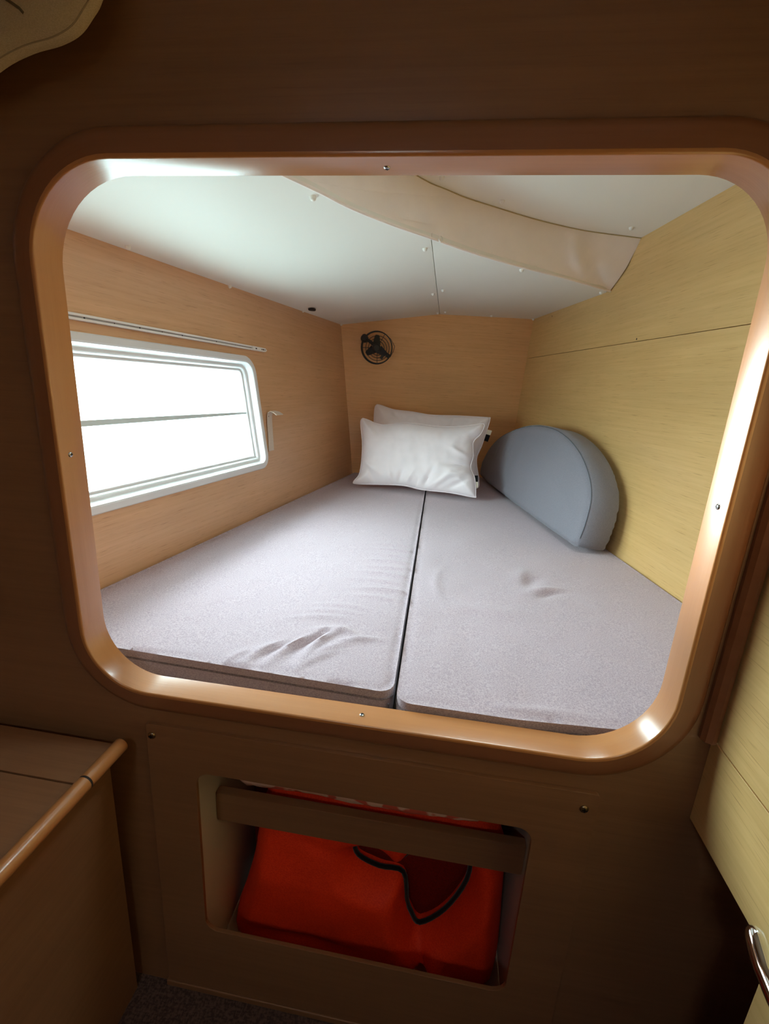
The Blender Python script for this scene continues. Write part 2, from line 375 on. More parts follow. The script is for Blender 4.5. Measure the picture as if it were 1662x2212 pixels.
def inflated(name, outer, holes, sp, top, bot, side, fr, mat, parent=None):
    """soft body: outline in (u,v); top(d,u,v) and bot(d,u,v) give heights w above +side / below -side"""
    loops = [resample(outer, sp)] + [resample(h, sp * .8) for h in holes]
    u0, v0 = np.min(outer, 0); u1, v1 = np.max(outer, 0); gx = np.arange(u0, u1, sp); gy = np.arange(v0, v1, sp * .87); G = []
    for j, y in enumerate(gy):
        for x in gx: G.append((x + (sp / 2 if j % 2 else 0), y))
    G = np.array(G); ok = inside(G, loops[0])
    for h in loops[1:]: ok &= ~inside(G, h)
    G = G[ok]; d = seg_dist(G, loops[0])
    for h in loops[1:]: d = np.minimum(d, seg_dist(G, h))
    G = G[d > sp * .45]
    coords = []; edges = []
    for l in loops:
        k = len(coords); m = len(l); coords += [Vector(p) for p in l]; edges += [(k + i, k + (i + 1) % m) for i in range(m)]
    nb = len(coords); coords += [Vector((float(p[0]), float(p[1]))) for p in G]
    vo, eo, fo, ov, oe, of = geometry.delaunay_2d_cdt(coords, edges, [], 0, 1e-7)
    P = np.array([(v.x, v.y) for v in vo]); dd = seg_dist(P, loops[0])
    for h in loops[1:]: dd = np.minimum(dd, seg_dist(P, h))
    tri = []
    cen = np.array([P[list(f)].mean(0) for f in fo]); ok = inside(cen, loops[0])
    for h in loops[1:]: ok &= ~inside(cen, h)
    tri = [list(f) for f, k in zip(fo, ok) if k]
    bd = dd < 1e-6; n = len(P); verts = []; faces = []; uvs = []
    for i in range(n):
        x, y = float(P[i][0]), float(P[i][1]); verts.append(fr.p(x, y, side + (0 if bd[i] and side > 0 else top(float(dd[i]), x, y))))
    for i in range(n):
        x, y = float(P[i][0]), float(P[i][1]); verts.append(fr.p(x, y, -side - (0 if bd[i] else bot(float(dd[i]), x, y))))
    for f in tri:
        a, b, c = [P[i] for i in f[:3]]
        if (b[0]-a[0])*(c[1]-a[1])-(b[1]-a[1])*(c[0]-a[0]) < 0: f = f[::-1]
        faces.append(tuple(f)); uvs.append([tuple(P[i]) for i in f]); g = [i + n for i in f[::-1]]; faces.append(tuple(g)); uvs.append([tuple(P[i - n]) for i in g])
    ec = {}
    for f in faces:
        if f[0] >= n: continue
        for a, b in zip(f, f[1:] + f[:1]): ec[(a, b)] = ec.get((a, b), 0) + 1
    for (a, b) in list(ec):
        if (b, a) not in ec: faces.append((b, a, a + n, b + n)); uvs.append([tuple(P[b]), tuple(P[a]), tuple(P[a]), tuple(P[b])])
    me = bpy.data.meshes.new(name); me.from_pydata(verts, [], faces); uvl = me.uv_layers.new(name='UVMap'); q = 0
    for u in uvs:
        for c in u: uvl.data[q].uv = (float(c[0]), float(c[1])); q += 1
    bm = bmesh.new(); bm.from_mesh(me); bmesh.ops.remove_doubles(bm, verts=bm.verts, dist=1e-5)
    bmesh.ops.recalc_face_normals(bm, faces=bm.faces); bm.to_mesh(me); bm.free()
    o = link(name, me, mat, parent); autosmooth(o, 60); return o
def nz3(x, y, z=0.0): return noise.noise(Vector((x, y, z)))
def smooth_loop(pts, k=6, closed=True):
    """Catmull-Rom through the points"""
    P = [np.array(p, float) for p in pts]; n = len(P); out = []
    rng = range(n) if closed else range(n - 1)
    for i in rng:
        a, b, c, d = (P[(i - 1) % n], P[i], P[(i + 1) % n], P[(i + 2) % n]) if closed else (P[max(i - 1, 0)], P[i], P[i + 1], P[min(i + 2, n - 1)])
        for j in range(k):
            t = j / k
            out.append(tuple(.5 * ((2 * b) + (c - a) * t + (2 * a - 5 * b + 4 * c - d) * t * t + (3 * b - a - 3 * c + d) * t ** 3)))
    if not closed: out.append(tuple(P[-1]))
    return out
def screw(parent, fr, u, v, w, r=.0045, mat='steel', name='screw'):
    """pan head with a cross recess"""
    o = lathe(name, [(0, w + r * .42), (r * .55, w + r * .38), (r * .88, w + r * .2), (r, w), (r, w - .002)], fr, M[mat], parent, 14, u, v)
    bm = bmesh.new()
    for (a, b) in ((r * .55, r * .13), (r * .13, r * .55)):
        q = [bm.verts.new(fr.p(u + x * a, v + y * b, w + r * .46)) for x, y in ((-1, -1), (1, -1), (1, 1), (-1, 1))]
        bm.faces.new(q)
        q2 = [bm.verts.new(fr.p(u + x * a, v + y * b, w + r * .2)) for x, y in ((-1, -1), (1, -1), (1, 1), (-1, 1))]
        bm.faces.new(q2[::-1])
        for i in range(4): bm.faces.new((q[i], q2[i], q2[(i + 1) % 4], q[(i + 1) % 4]))
    me = bpy.data.meshes.new('slot'); bm.to_mesh(me); bm.free()
    link('slot', me, M['slot'], o)
    return o

# ------------------------------------------------------------------ bulkhead with the berth opening and the locker opening
OL, OR_, OB, OT = -.6145, .377, -.5566, .2754
op_pts, op_nor = round_poly([(OL, OB), (OR_, OB), (OR_, OT), (OL, OT)], [.115, .125, .10, .13], 14)
hole = lambda off: [(p.x + q.x * off, p.y + q.y * off) for p, q in zip(op_pts, op_nor)]
hl = [(p.x, p.y) for p in round_poly([(-.417, -1.130), (.205, -1.130), (.205, -.721), (-.417, -.721)], .028, 6)[0]]
hlw = [(p.x, p.y) for p in round_poly([(-.442, -1.300), (.238, -1.300), (.238, -.712), (-.442, -.712)], .01, 2)[0]]
wf = struct(prism('wall_front', [rect(-1.10, ZF, .95, .74), hole(.012), hlw], -.042, -.012, FB, M['veneer_shaded']))
rim = struct(sweep_ring('trim_1', op_pts, op_nor,
      [(0, -.052), (0, -.0026), (.0008, -.0008), (.0026, 0), (.0060, 0), (.0060, -.0115), (.0118, -.0118), (.0118, -.0425), (.022, -.0425), (.022, -.052)], FB, M['trim'], ang=60))
sweep_ring('shaded_face', op_pts, op_nor, [(.0062, -.0115), (.0062, -.0002), (.028, -.0016), (.036, -.004), (.0405, -.008), (.042, -.0118)], FB, M['trim_shaded'], rim, ang=60)['label'] = 'front face of the frame, shade put into its colour'  # same wood as the reveal, with its shade painted in
rim['label'] = 'rounded varnished wood frame round the berth opening'
screw(rim, Fr((-.110, .029, OT), (1, 0, 0), (0, -1, 0)), 0, 0, .0005)
screw(rim, Fr((OL, .022, -.134), (0, 1, 0), (0, 0, 1)), 0, 0, .0005)
screw(rim, Fr((OR_, .023, -.133), (0, -1, 0), (0, 0, 1)), 0, 0, .0005)
screw(rim, Fr((-.107, .025, OB), (1, 0, 0), (0, 1, 0)), 0, 0, .0005)

# locker front plate
pl = empty('locker_front_panel', (-.1, 0, -.95), 'flat wooden locker panel with a large rounded opening, below the berth', 'panel')
po = [(p.x, p.y) for p in round_poly([(-.514, -1.311), (.303, -1.311), (.300, -.627), (-.512, -.627)], .006, 3)[0]]
prism('board', [po, hl], -.0118, -.004, FB, M['veneer_shaded'], pl, bev=.0012)
for (x, z) in ((-.501, -.652), (.279, -.659)):
    screw(pl, FB, x, z, -.0036, .0075, 'brass')
bar_o = box('crossbar', -.4302, -.935, -.111, .2262, -.862, -.091, FB, M['veneer_shaded'], pl, bev=.003)
# locker interior, white moulded liner
lr = struct(empty('locker_liner', (-.1, .3, -1.31)))
lr['label'] = 'pale moulded inside of the locker under the berth'
box('side_panel', -.4405, -1.2995, -.55, -.4305, -.7125, -.0125, FB, M['liner'], lr)
box('side_panel', .2265, -1.2995, -.55, .2365, -.7125, -.0125, FB, M['liner'], lr)
box('back_panel', -.440, -1.32, -.56, .245, -.70, -.551, FB, M['liner'], lr)
box('base_panel', -.430, -1.3205, -.55, .226, -1.3005, -.0425, FB, M['liner'], lr)
box('top_panel', -.4405, -.711, -.56, .245, -.69, -.0425, FB, M['liner'], lr)

# ------------------------------------------------------------------ cabin walls
def L(p):  # world point -> hull side wall coords
    return FL.loc(p)[:2]
wo = [(-.25, .192), (.893, .188), (.850, .640), (-.25, .638)]
wp, wq = round_poly(wo, [.05, .05, .075, .05], 10)
whole = [(p.x - q.x * .026, p.y - q.y * .026) for p, q in zip(wp, wq)]
wl = struct(prism('wall_left', [[(-.30, -.80), (2.10, -.80), (2.10, 1.30), (-.30, 1.30)], whole], -.030, 0, FL, M['veneer_bounce_lit']))
struct(prism('wall_left', [[(-.30, -.80), (2.10, -.80), (2.10, 1.30), (-.30, 1.30)], whole], -.052, -.0305, FL, M['hullwhite'])).name = 'wall_left_outer'
# window
win = struct(empty('window_1', FL.p(.3, .2, 0))); win['label'] = 'white framed hull window with two panes'
sweep_ring('window_frame', wp, wq, [(0, .0002), (0, .004), (-.003, .007), (-.019, .008), (-.024, .006), (-.0265, .001), (-.030, -.016), (-.032, -.0185), (-.040, -.019),
                                    (-.043, -.021), (-.047, -.029), (-.047, -.052), (-.027, -.052), (-.0255, -.001)], FL, M['plastic'], win, ang=25)
sweep_ring('inner_frame', wp, wq, [(-.0472, -.0295), (-.054, -.030), (-.0565, -.033), (-.0575, -.050), (-.0472, -.050)], FL, M['plastic'], win, ang=25)
VD = .421
gl = [(p.x - q.x * .054, p.y - q.y * .054) for p, q in zip(wp, wq)]
def clip(loop, keep_top):
    out = []; n = len(loop)
    for i in range(n):
        a, b = loop[i], loop[(i + 1) % n]; ia = (a[1] > VD) == keep_top; ib = (b[1] > VD) == keep_top
        if ia: out.append(a)
        if ia != ib:
            t = (VD - a[1]) / (b[1] - a[1]); out.append((a[0] + (b[0] - a[0]) * t, VD))
    return out
for kt in (True, False):
    prism('pane', [clip(gl, kt)], -.0445, -.0415, FL, M['glass'], win)
divb = prism('glazing_bar', [[(-.20, VD - .0095), (.40, VD - .0075), (.83, VD - .004), (.83, VD + .004), (.40, VD + .0065), (-.20, VD + .0075)]], -.0395, -.034, FL, plain('grey_seal', rgb(215, 228, 230), .5), win, bev=.001)

# curtain rail
rail = empty('curtain_rail', FL.p(.2, .672, 0), 'long thin white curtain rail fixed above the window', 'curtain rail')
RV = .673
box('channel', -.25, RV - .008, 0, .84, RV + .008, .0045, FL, M['railgroove'], rail)
box('lip', -.25, RV + .0022, .0046, .84, RV + .008, .009, FL, M['rail'], rail, bev=.0008)
box('lip', -.25, RV - .008, .0046, .84, RV - .0022, .009, FL, M['rail'], rail, bev=.0008)
ec = prism('end_cap', [[(.8405, RV - .008), (.935, RV - .0075), (.945, RV - .005), (.946, RV - .001), (.955, RV), (.946, RV + .0015), (.940, RV + .007), (.8405, RV + .008)]], 0, .0105, FL, M['rail'], rail, bev=.0008)
for (a, b, h) in ((.860, .870, .0022), (.905, .911, .002), (.915, .926, .0022), (.932, .936, .0018)):
    box('slot', a, RV - h, .0106, b, RV + h, .0112, FL, M['slot'], ec)
for y, r in ((.424, .0030), (.513, .0018), (.599, .0030), (.685, .0018), (.772, .0030), (.946, .0028), (1.06, .0016)):
    s = (y - .347 + .008) / .991
    lathe('screw', [(0, .0050), (r * .8, .0048), (r, .0040), (r, .0030)], FL, M['slot'], rail, 10, s, RV)

# strap tab beside the window
stp = empty('strap_tab', FL.p(.90, .40, 0), 'short beige fabric strap with a curled end on the wall beside the window', 'strap')
def ribbon(name, pts, hw, th, fr, mat, parent, axis='u'):
    """pts = [(u,v,w, halfwidth)], width along u, thickness along path normal"""
    bm = bmesh.new(); rows = []
    for i, (u, v, w, h) in enumerate(pts):
        a = Vector(pts[max(i - 1, 0)][:3]); b = Vector(pts[min(i + 1, len(pts) - 1)][:3]); t = (b - a).normalized()
        n = Vector((1, 0, 0)).cross(t).normalized()
        if n.z < 0: n = -n
        if i and n.dot(ln) < 0: n = -n
        ln = n
        rows.append([bm.verts.new(fr.p(u + s * h + n.x * k * th, v + n.y * k * th, w + n.z * k * th)) for s, k in ((-1, 0), (1, 0), (1, 1), (-1, 1))])
    for A, B in zip(rows, rows[1:]):
        for k in range(4): bm.faces.new((A[k], A[(k + 1) % 4], B[(k + 1) % 4], B[k]))
    bm.faces.new(rows[0][::-1]); bm.faces.new(rows[-1]); bmesh.ops.recalc_face_normals(bm, faces=bm.faces)
    me = bpy.data.meshes.new(name); bm.to_mesh(me); bm.free(); return link(name, me, mat, parent)
ribbon('strap', [(.922, .255, .002, .021), (.924, .32, .003, .020), (.926, .38, .004, .020), (.928, .405, .005, .020), (.930, .418, .009, .021), (.936, .424, .019, .024), (.944, .419, .032, .028), (.952, .407, .044, .030)], .02, .0025, FL, M['strap'], stp)
lathe('rivet', [(0, .0088), (.003, .008), (.004, .0062)], FL, M['steel'], stp, 10, .918, .402)

# head-end wall and right wall
struct(prism('wall_back', [[(-.30, -.80), (1.16, -.80), (1.16, 1.30), (-.30, 1.30)]], -.03, 0, FK, M['veneer']))
# right: frame U runs towards the viewer; wall split by the seam
wr = struct(empty('wall_right', FRt.p(0, 0, 0)))
def seam(u): return .775 + (-.023) * (u + 1.46) / 1.83 
prism('panel', [[(-1.60, -.80), (1.02, -.80), (1.02, seam(1.02) - .0012), (-1.60, seam(-1.6) - .0012)]], -.03, 0, FRt, M['veneer_window_lit'], wr, bev=.0006)
prism('panel', [[(-1.60, seam(-1.6) + .0008), (1.02, seam(1.02) + .0008), (1.02, 1.30), (-1.60, 1.30)]], -.03, 0, FRt, M['veneer_window_lit'], wr, bev=.0006)
prism('backing', [rect(-1.62, -.80, 1.02, 1.30)], -.045, -.031, FRt, M['seamdark'], wr)
for p in ((.502, 2.159, .431), (.643, 1.232, .222)):
    u, v, w = FRt.loc(p)
    lathe('screw_hole', [(0, .0004), (.0035, .0004), (.0035, -.001)], FRt, M['seamdark'], wr, 8, u, v)

# ------------------------------------------------------------------ berth base and mattresses
base = struct(prism('berth_base', [[(-.93, .0425), (.88, .0425), (.78, .3), (.43, 2.50), (-.60, 2.25)]], -.655, -.627, FH, M['liner']))
ridges = [  # centre, direction angle, length, width, height : creases in the cover of the left mattress
    (-.345, .165, 58, .055, .008, .0030), (-.315, .185, 60, .065, .007, -.0022), (-.290, .205, 62, .075, .008, .0034), (-.265, .215, 66, .070, .007, -.0028), (-.240, .225, 68, .070, .008, .0036),
    (-.215, .200, 40, .055, .007, .0034), (-.200, .220, 35, .060, .006, -.0026), (-.180, .235, 28, .055, .007, .0034), (-.160, .250, 18, .045, .006, .0026),
    (-.235, .275, 8, .040, .008, .0030), (-.195, .280, -25, .035, .007, .0026), (-.225, .165, 48, .050, .007, .0026), (-.385, .140, 52, .045, .008, .0018),
    (-.27, .33, 12, .08, .010, .0018), (-.25, .365, 6, .09, .010, .0016), (-.23, .40, 3, .09, .011, .0015)]
for k in range(9):
    ridges.append((-.135 + .012 * math.sin(k * 2.1), .47 + k * .055, -6 + 5 * math.sin(k * 1.7), .085, .009, .0030 if k % 2 else .0022))
def creases(x, y, rr):
    h = 0
    for (cx, cy, a, ln, wd, am) in rr:
        a = math.radians(a); dx, dy = x - cx, y - cy; s = dx * math.cos(a) + dy * math.sin(a); t = -dx * math.sin(a) + dy * math.cos(a) + .15 * s * s / ln
        e = (s / ln) ** 2 + (t / wd) ** 2
        if e < 8: h += am * math.exp(-e)
    return h
def matt_top(rr, seed, er=.018):
    def f(d, x, y):
        q = min(d / er, 1); h = er * math.sqrt(max(0, 1 - (1 - q) ** 2)) - er
        edge = min(1, d / .05)
        return h + 2.1 * creases(x, y, rr) * min(1, d / .03) + edge * (.0025 * nz3(x * 5 + seed, y * 4) + .0012 * nz3(x * 17, y * 14, seed))
    return f
r2 = [(.29, .70, 60, .05, .018, -.003), (.31, .64, 25, .06, .016, .004), (.325, .615, 40, .05, .012, -.003), (.26, .74, 70, .05, .02, .003), (.12, .47, 0, .12, .03, .002), (.0, .62, 90, .12, .012, .002), (.22, .085, 2, .16, .010, .003)]
HT = .040     # half thickness
FML = Fr((0, 0, ZM - HT), (1, 0, 0), (0, 1, 0))
ml_out = [(p.x, p.y) for p in round_poly([(-.889, .112), (-.060, .080), (-.100, 1.70), (-.116, 2.374), (-.591, 2.258)], [.03, .028, .5, .02, .02], 5)[0]]
mr_out = [(p.x, p.y) for p in round_poly([(-.052, .058), (.16, .056), (.55, .082), (.778, .115), (.700, .66), (.408, 2.490), (-.108, 2.376), (-.092, 1.70)], [.03, .5, .5, .03, .5, .02, .02, .5], 5)[0]]
for nm, out, rr, sd, lb in (('left', ml_out, ridges, 1.0, 'grey berth mattress on the window side, creased near its front edge'),
                            ('right', mr_out, r2, 5.0, 'grey berth mattress on the right, under the half-round cushion')):
    mt = empty('berth_mattress', (out[0][0], out[0][1], ZM - 2 * HT), lb, 'mattress', 'berth mattresses')
    inflated('cover', out, [], .0092 if nm == 'left' else .0115, matt_top(rr, sd), lambda d, x, y: 0, HT, FML, M['mattress'], mt)
    A = np.array(out)
    # piping follows the outline just under the top edge
    pp = resample(out, .03); c = np.mean(pp, 0)
    path = [(p[0], p[1], ZM - .0175) for p in pp]
    tube('piping', path, .0022, M['piping'], mt, closed=True, seg=6)
    # corner seam
    k = ml_out if nm == 'left' else mr_out
    cx, cy = (-.0675, .0855) if nm == 'left' else (-.0455, .0655)
    tube('corner_seam', [(cx, cy, ZM - .028), (cx, cy - .0005, ZM - .06), (cx, cy, ZM - .075)], .0018, M['piping'], mt, seg=6)

# ------------------------------------------------------------------ ceiling
ceil = struct(empty('ceiling', (-.2, 1.2, .45)))
def loft(name, A, B, mat, th, parent, n2=6, fn=None):
    """sheet between two polylines of equal length with thickness th upwards; fn(i/n, t) gives extra offset (down positive)"""
    bm = bmesh.new(); n = len(A); T = []; Bt = []
    for i in range(n):
        r = []; r2_ = []
        for k in range(n2 + 1):
            t = k / n2; p = Vector(A[i]).lerp(Vector(B[i]), t)
            if fn: p = p + Vector(fn(i / (n - 1), t, p))
            r.append(bm.verts.new(p)); r2_.append(bm.verts.new(p + Vector((0, 0, th))))
        T.append(r); Bt.append(r2_)
    def q(a, b, c, d): bm.faces.new((a, b, c, d))
    for i in range(n - 1):
        for k in range(n2):
            q(T[i][k], T[i][k + 1], T[i + 1][k + 1], T[i + 1][k]); q(Bt[i][k], Bt[i + 1][k], Bt[i + 1][k + 1], Bt[i][k + 1])
        q(T[i][0], T[i + 1][0], Bt[i + 1][0], Bt[i][0]); q(T[i][n2], Bt[i][n2], Bt[i + 1][n2], T[i + 1][n2])
    for k in range(n2):
        q(T[0][k], Bt[0][k], Bt[0][k + 1], T[0][k + 1]); q(T[-1][k], T[-1][k + 1], Bt[-1][k + 1], Bt[-1][k])
    bmesh.ops.recalc_face_normals(bm, faces=bm.faces)
    me = bpy.data.meshes.new(name); bm.to_mesh(me); bm.free(); o = link(name, me, mat, parent); autosmooth(o, 50); return o
def poly_at(P, m):
    """resample an open 3D polyline to m points evenly"""
    P = [np.array(p, float) for p in P]; s = [0]
    for a, b in zip(P, P[1:]): s.append(s[-1] + np.linalg.norm(b - a))
    out = []
    for i in range(m):
        t = s[-1] * i / (m - 1); j = min(max(np.searchsorted(s, t) - 1, 0), len(P) - 2); f = (t - s[j]) / (s[j + 1] - s[j])
        out.append(tuple(P[j] + (P[j + 1] - P[j]) * f))
    return out
RIDGE = (-.121, 2.344, .448); SJ = (-.105, .862, .436)
lowL = [(-.53, .045, .372), (-.43, .21, .386), (-.369, .384, .405), (-.329, .471, .411), (-.283, .583, .418), (-.2, .737, .430), SJ]
lowR = [SJ, (.041, 1.021, .436), (.211, 1.177, .437), (.39, 1.326, .438), (.606, 1.515, .437)]
low = smooth_loop(lowL[:-1] + lowR, 5, False)
nL = (len(lowL) - 1) * 5 + 1
lowLs = low[:nL]; lowRs = low[nL - 1:]
# hull-side ceiling board: from the wall edge to the strip and the centre joint
eL0, eL1 = Vector((-.978, .045, .314)), Vector((-.692, 2.24, .351))
bR = poly_at(lowLs + [RIDGE], 40); 
bLs = []
for i in range(40):
    y = bR[i][1]; t = (y - .045) / (2.344 - .045); bLs.append(tuple(eL0.lerp(eL1, t) + Vector((-.006, 0, 0))))
loft('ceiling_panel', bLs, bR, M['ceiling'], .01, ceil, 8)
# right-hand lower board
cR = (.462, 2.480, .459)
g = .0022
bottom = [(x + g, y, z) for x, y, z in poly_at([SJ, RIDGE], 24)]
rtop = poly_at([tuple(p) for p in lowRs] + [cR], 24)
loft('ceiling_panel', bottom, [(x + .004, y, z) for x, y, z in rtop], M['ceiling'], .01, ceil, 6)
# upper board
up = [(-.56, .045, .587), (-.43, .33, .587), (-.32, .58, .587), (-.145, .858, .587), (-.072, .936, .587), (-.011, .997, .587), (.099, 1.081, .587), (.219, 1.169, .587), (.348, 1.247, .587), (.452, 1.296, .587), (.640, 1.357, .587)]
ups = smooth_loop(up, 4, False)
u40 = poly_at(ups, 40)
front = [(-.56 + (.85 + .56) * i / 39, .045, .592 if i else .587) for i in range(40)]
front = poly_at([(-.56, .045, .589), (.85, .045, .600), (.655, 1.28, .590)], 40)
pts = [(x, y) for x, y, z in u40] + [(.66, 1.28), (.85, .045)]
prism('ceiling_panel', [[(x, y) for x, y in pts][::-1], rect(.04, .14, .40, .46)], .587, .60, FH, M['ceiling'], ceil)
# added deck hatch, out of view, lets fill light into the berth
hat = struct(empty('fill_hatch', (.22, .30, .60))); hat['label'] = 'added square deck hatch over the foot of the berth, for fill light'
hp_, hn_ = round_poly(rect(.045, .145, .395, .455), .04, 6)
sweep_ring('fill_hatch_frame', hp_, hn_, [(.018, .5868), (.018, .582), (0, .580), (-.004, .590), (-.004, .80), (0, .80), (0, .5868)], FH, M['plastic'], hat, ang=25)
prism('pane', [[(p.x - q.x * .003, p.y - q.y * .003) for p, q in zip(hp_, hn_)]], .785, .791, FH, M['glass'], hat)  # pane of the added fill hatch
# vinyl strip between the boards
def strip_fn(s, t, p):
    b = math.sin(math.pi * t)
    d = V3(-.1, -.6, -.75) * (.020 * b * (0.6 + .5 * s))
    # folds that run from the lower edge to a gathered point on the upper edge
    e = t - (s - .24) / .36; fade = max(0, min(1, (.64 - s) / .08)) * min(1, b * 3)
    f = fade * (-.009 * math.exp(-(e / .07) ** 2) + .014 * min(1, t / .35) * math.exp(-((e + .24) / .17) ** 2) + .013 * math.exp(-((e - .24) / .17) ** 2))
    e2 = t - (s - .10) / .50
    f += -fade * .003 * math.exp(-((e2 - .2) / .08) ** 2)
    f += .016 * math.exp(-((s - .90 + .05 * t) / .022) ** 2) * t * b ** .5 - .006 * math.exp(-((s - .965 + .10 * t) / .02) ** 2) * (1 - t) * b ** .5
    f += .004 * nz3(s * 9, t * 3) * b
    return d + V3(-.2, -.7, -.7) * f * 2.0
A60 = poly_at(low, 90); B60 = poly_at(ups, 90)
lowin = [(x - .002, y - .0, z + .001) for x, y, z in A60]
stripo = loft('vinyl_strip', lowin, [(x, y + .003, z - .001) for x, y, z in B60], M['vinyl'], .0025, ceil, 26, strip_fn)
stripo['label'] = 'loose cream vinyl strip sagging between ceiling boards'
tube('strip_welt', [(x - .001, y, z - .002) for x, y, z in A60], .0042, M['vinyl'], ceil, seg=7)
tube('strip_edge', [(x + .001, y + .002, z - .0015) for x, y, z in B60], .0016, plain('aged_vinyl_edge', rgb(190, 172, 130), .7), ceil, seg=5)
# screw caps
capfr = Fr((0, 0, 0), (1, 0, 0), (0, -1, 0))    # W down
caps = [(-.356, .508, .413), (-.130, .989, .440), (-.134, 1.717, .444), (-.129, 2.273, .446), (-.893, .600, .328), (-.852, 1.10, .335), (-.786, 1.70, .344), (-.690, 2.19, .352),
        (-.078, .880, .436), (-.085, 1.617, .442), (-.084, 2.236, .447), (.187, 2.345, .452), (.447, 2.455, .458), (.205, 1.210, .437), (.578, 1.547, .4375), (.1, 1.021, .587), (.565, 1.25, .587), (-.085, .856, .587)]
from mathutils.bvhtree import BVHTree
bpy.context.view_layer.update(); dg = bpy.context.evaluated_depsgraph_get()
boards = [BVHTree.FromObject(c, dg) for c in ceil.children if c.name.startswith('ceiling_panel')]
for p in caps:
    c = Vector((0, -.65, 0)); d = (Vector(p) - c).normalized(); best = None
    for q, bd in zip([c_ for c_ in ceil.children if c_.name.startswith('ceiling_panel')], boards):
        h = bd.ray_cast(c - ceil.location, d)
        if h[0] is not None and (best is None or h[3] < best[3]): best = h
    if best is None: best = min((bd.find_nearest(Vector(p) - ceil.location) for bd in boards), key=lambda h: h[3])
    hp = best[0] + ceil.location; nn = best[1] if best[1].z < 0 else -best[1]
    u_ = Vector((1, 0, 0)); fr = Fr(hp, u_ - nn * u_.dot(nn), nn.cross(u_))
    lathe('screw_cap', [(0, .0100), (.0035, .0092), (.0064, .007), (.0080, .002), (.0080, -.004)], fr, M['cap'], ceil, 14)
ft_ = Fr((-.706, 1.655, .3440), (1, 0, 0), (0, -1, 0))
vent = lathe('drain_hole', [(0, .0032), (.016, .0032), (.018, .001), (.018, -.006)], ft_, M['seamdark'], ceil, 18)
box('deck_slab', -1.70, -2.6, .7405, 1.2, -2.021, .80, FH, M['hullwhite'], ceil)
prism('deck_slab', [rect(-1.70, -2.02, 1.2, 2.75), rect(-.49, -1.89, -.21, -1.61), rect(.04, .14, .40, .46)], .7405, .80, FH, M['hullwhite'], ceil)  # cut-outs for the two added hatches that let in fill light

# ------------------------------------------------------------------ passage in front of the bulkhead
fl = struct(prism('floor', [rect(-1.15, -2.6, 1.0, .60)], ZF - .03, ZF, FH, M['carpet']))
struct(prism('baseboard_front', [rect(-.52, ZF, .44, ZF + .016)], -.0118, -.002, FB, M['veneer_shaded'], bev=.002))
# right side of the passage
XR = .445
FP = Fr((XR, 0, 0), (0, 1, 0), (0, 0, 1), (-1, 0, 0))       # u=y, v=z, W into the passage
wrp = struct(empty('wall_passage_right', (XR, -.5, -.6)))
prism('panel', [rect(-2.55, -.4925, .0118, .7395)], -.03, 0, FP, M['veneer_window_lit'], wrp, bev=.0008)
prism('panel', [rect(-2.55, -.650, .0118, -.4950)], -.03, 0, FP, M['veneer_window_lit'], wrp, bev=.0008)
prism('panel', [rect(-2.55, ZF, -.183, -.6512)], -.03, 0, FP, M['veneer_window_lit'], wrp, bev=.0008)
rec = struct(empty('wall_recess', (.6, -.2, -1.)))
box('back_panel', -.60, ZF, -.46, .0118, -.55, -.45, FP, M['veneer_shaded'], rec)
box('side_panel', -.61, ZF, -.46, -.601, -.55, -.031, FP, M['veneer_shaded'], rec)
box('top_panel', -.60, -.549, -.46, .0118, -.54, -.031, FP, M['veneer_shaded'], rec)
struct(prism('trim_2', [[(.424, -.006), (.424, -.0118), (.4445, -.0118), (.4445, 0), (.442, .004), (.436, .005), (.428, .001)]], -.4937, .735, Fr((0, 0, 0), (1, 0, 0), (0, -1, 0), (0, 0, 1)), M['trim_shaded'], bev=0))  # corner strip in the shaded trim colour, shade painted in
# behind the viewer and to the left
struct(prism('wall_passage_left', [rect(-2.6, ZF, .0118, .7395)], -.03, 0, Fr((-1.10, 0, 0), (0, 1, 0), (0, 0, 1), (1, 0, 0)), M['veneer_shaded']))
struct(prism('wall_passage_rear', [rect(-1.13, ZF, .475, .7395)], 0, .03, Fr((0, -2.55, 0), (1, 0, 0), (0, 0, 1)), M['veneer_shaded']))

# cabinet on the left
cab = empty('cabinet', (-.8, -.6, ZF), 'low wooden cabinet with a round edged top in the lower left corner', 'cabinet')
box('side_panel', -1.6, ZF, 0, -.0125 + 0, -.672, .018, Fr((-.600, 0, 0), (0, 1, 0), (0, 0, 1), (1, 0, 0)), M['veneer_shaded'], cab)
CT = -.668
prism('top', [rect(-1.098, -.1035, -.562, -.0128 + 0.0)], CT - .015, CT, FH, M['veneer_shaded'], cab, bev=.001)
prism('lid', [rect(-1.098, -1.6, -.562, -.1065)], CT - .015, CT, FH, M['veneer_shaded'], cab, bev=.001)
for (a, b) in ((-.0125, -.0975), (-.1015, -1.6)):
    tube('edge_rail', [(-.553, a + (b - a) * k / 12, CT) for k in range(13)], .0135, M['trim'], cab, seg=20)
tube('joint_ring', [(-.553, -.0975, CT), (-.553, -.1015, CT)], .0132, M['seamdark'], cab, seg=20)

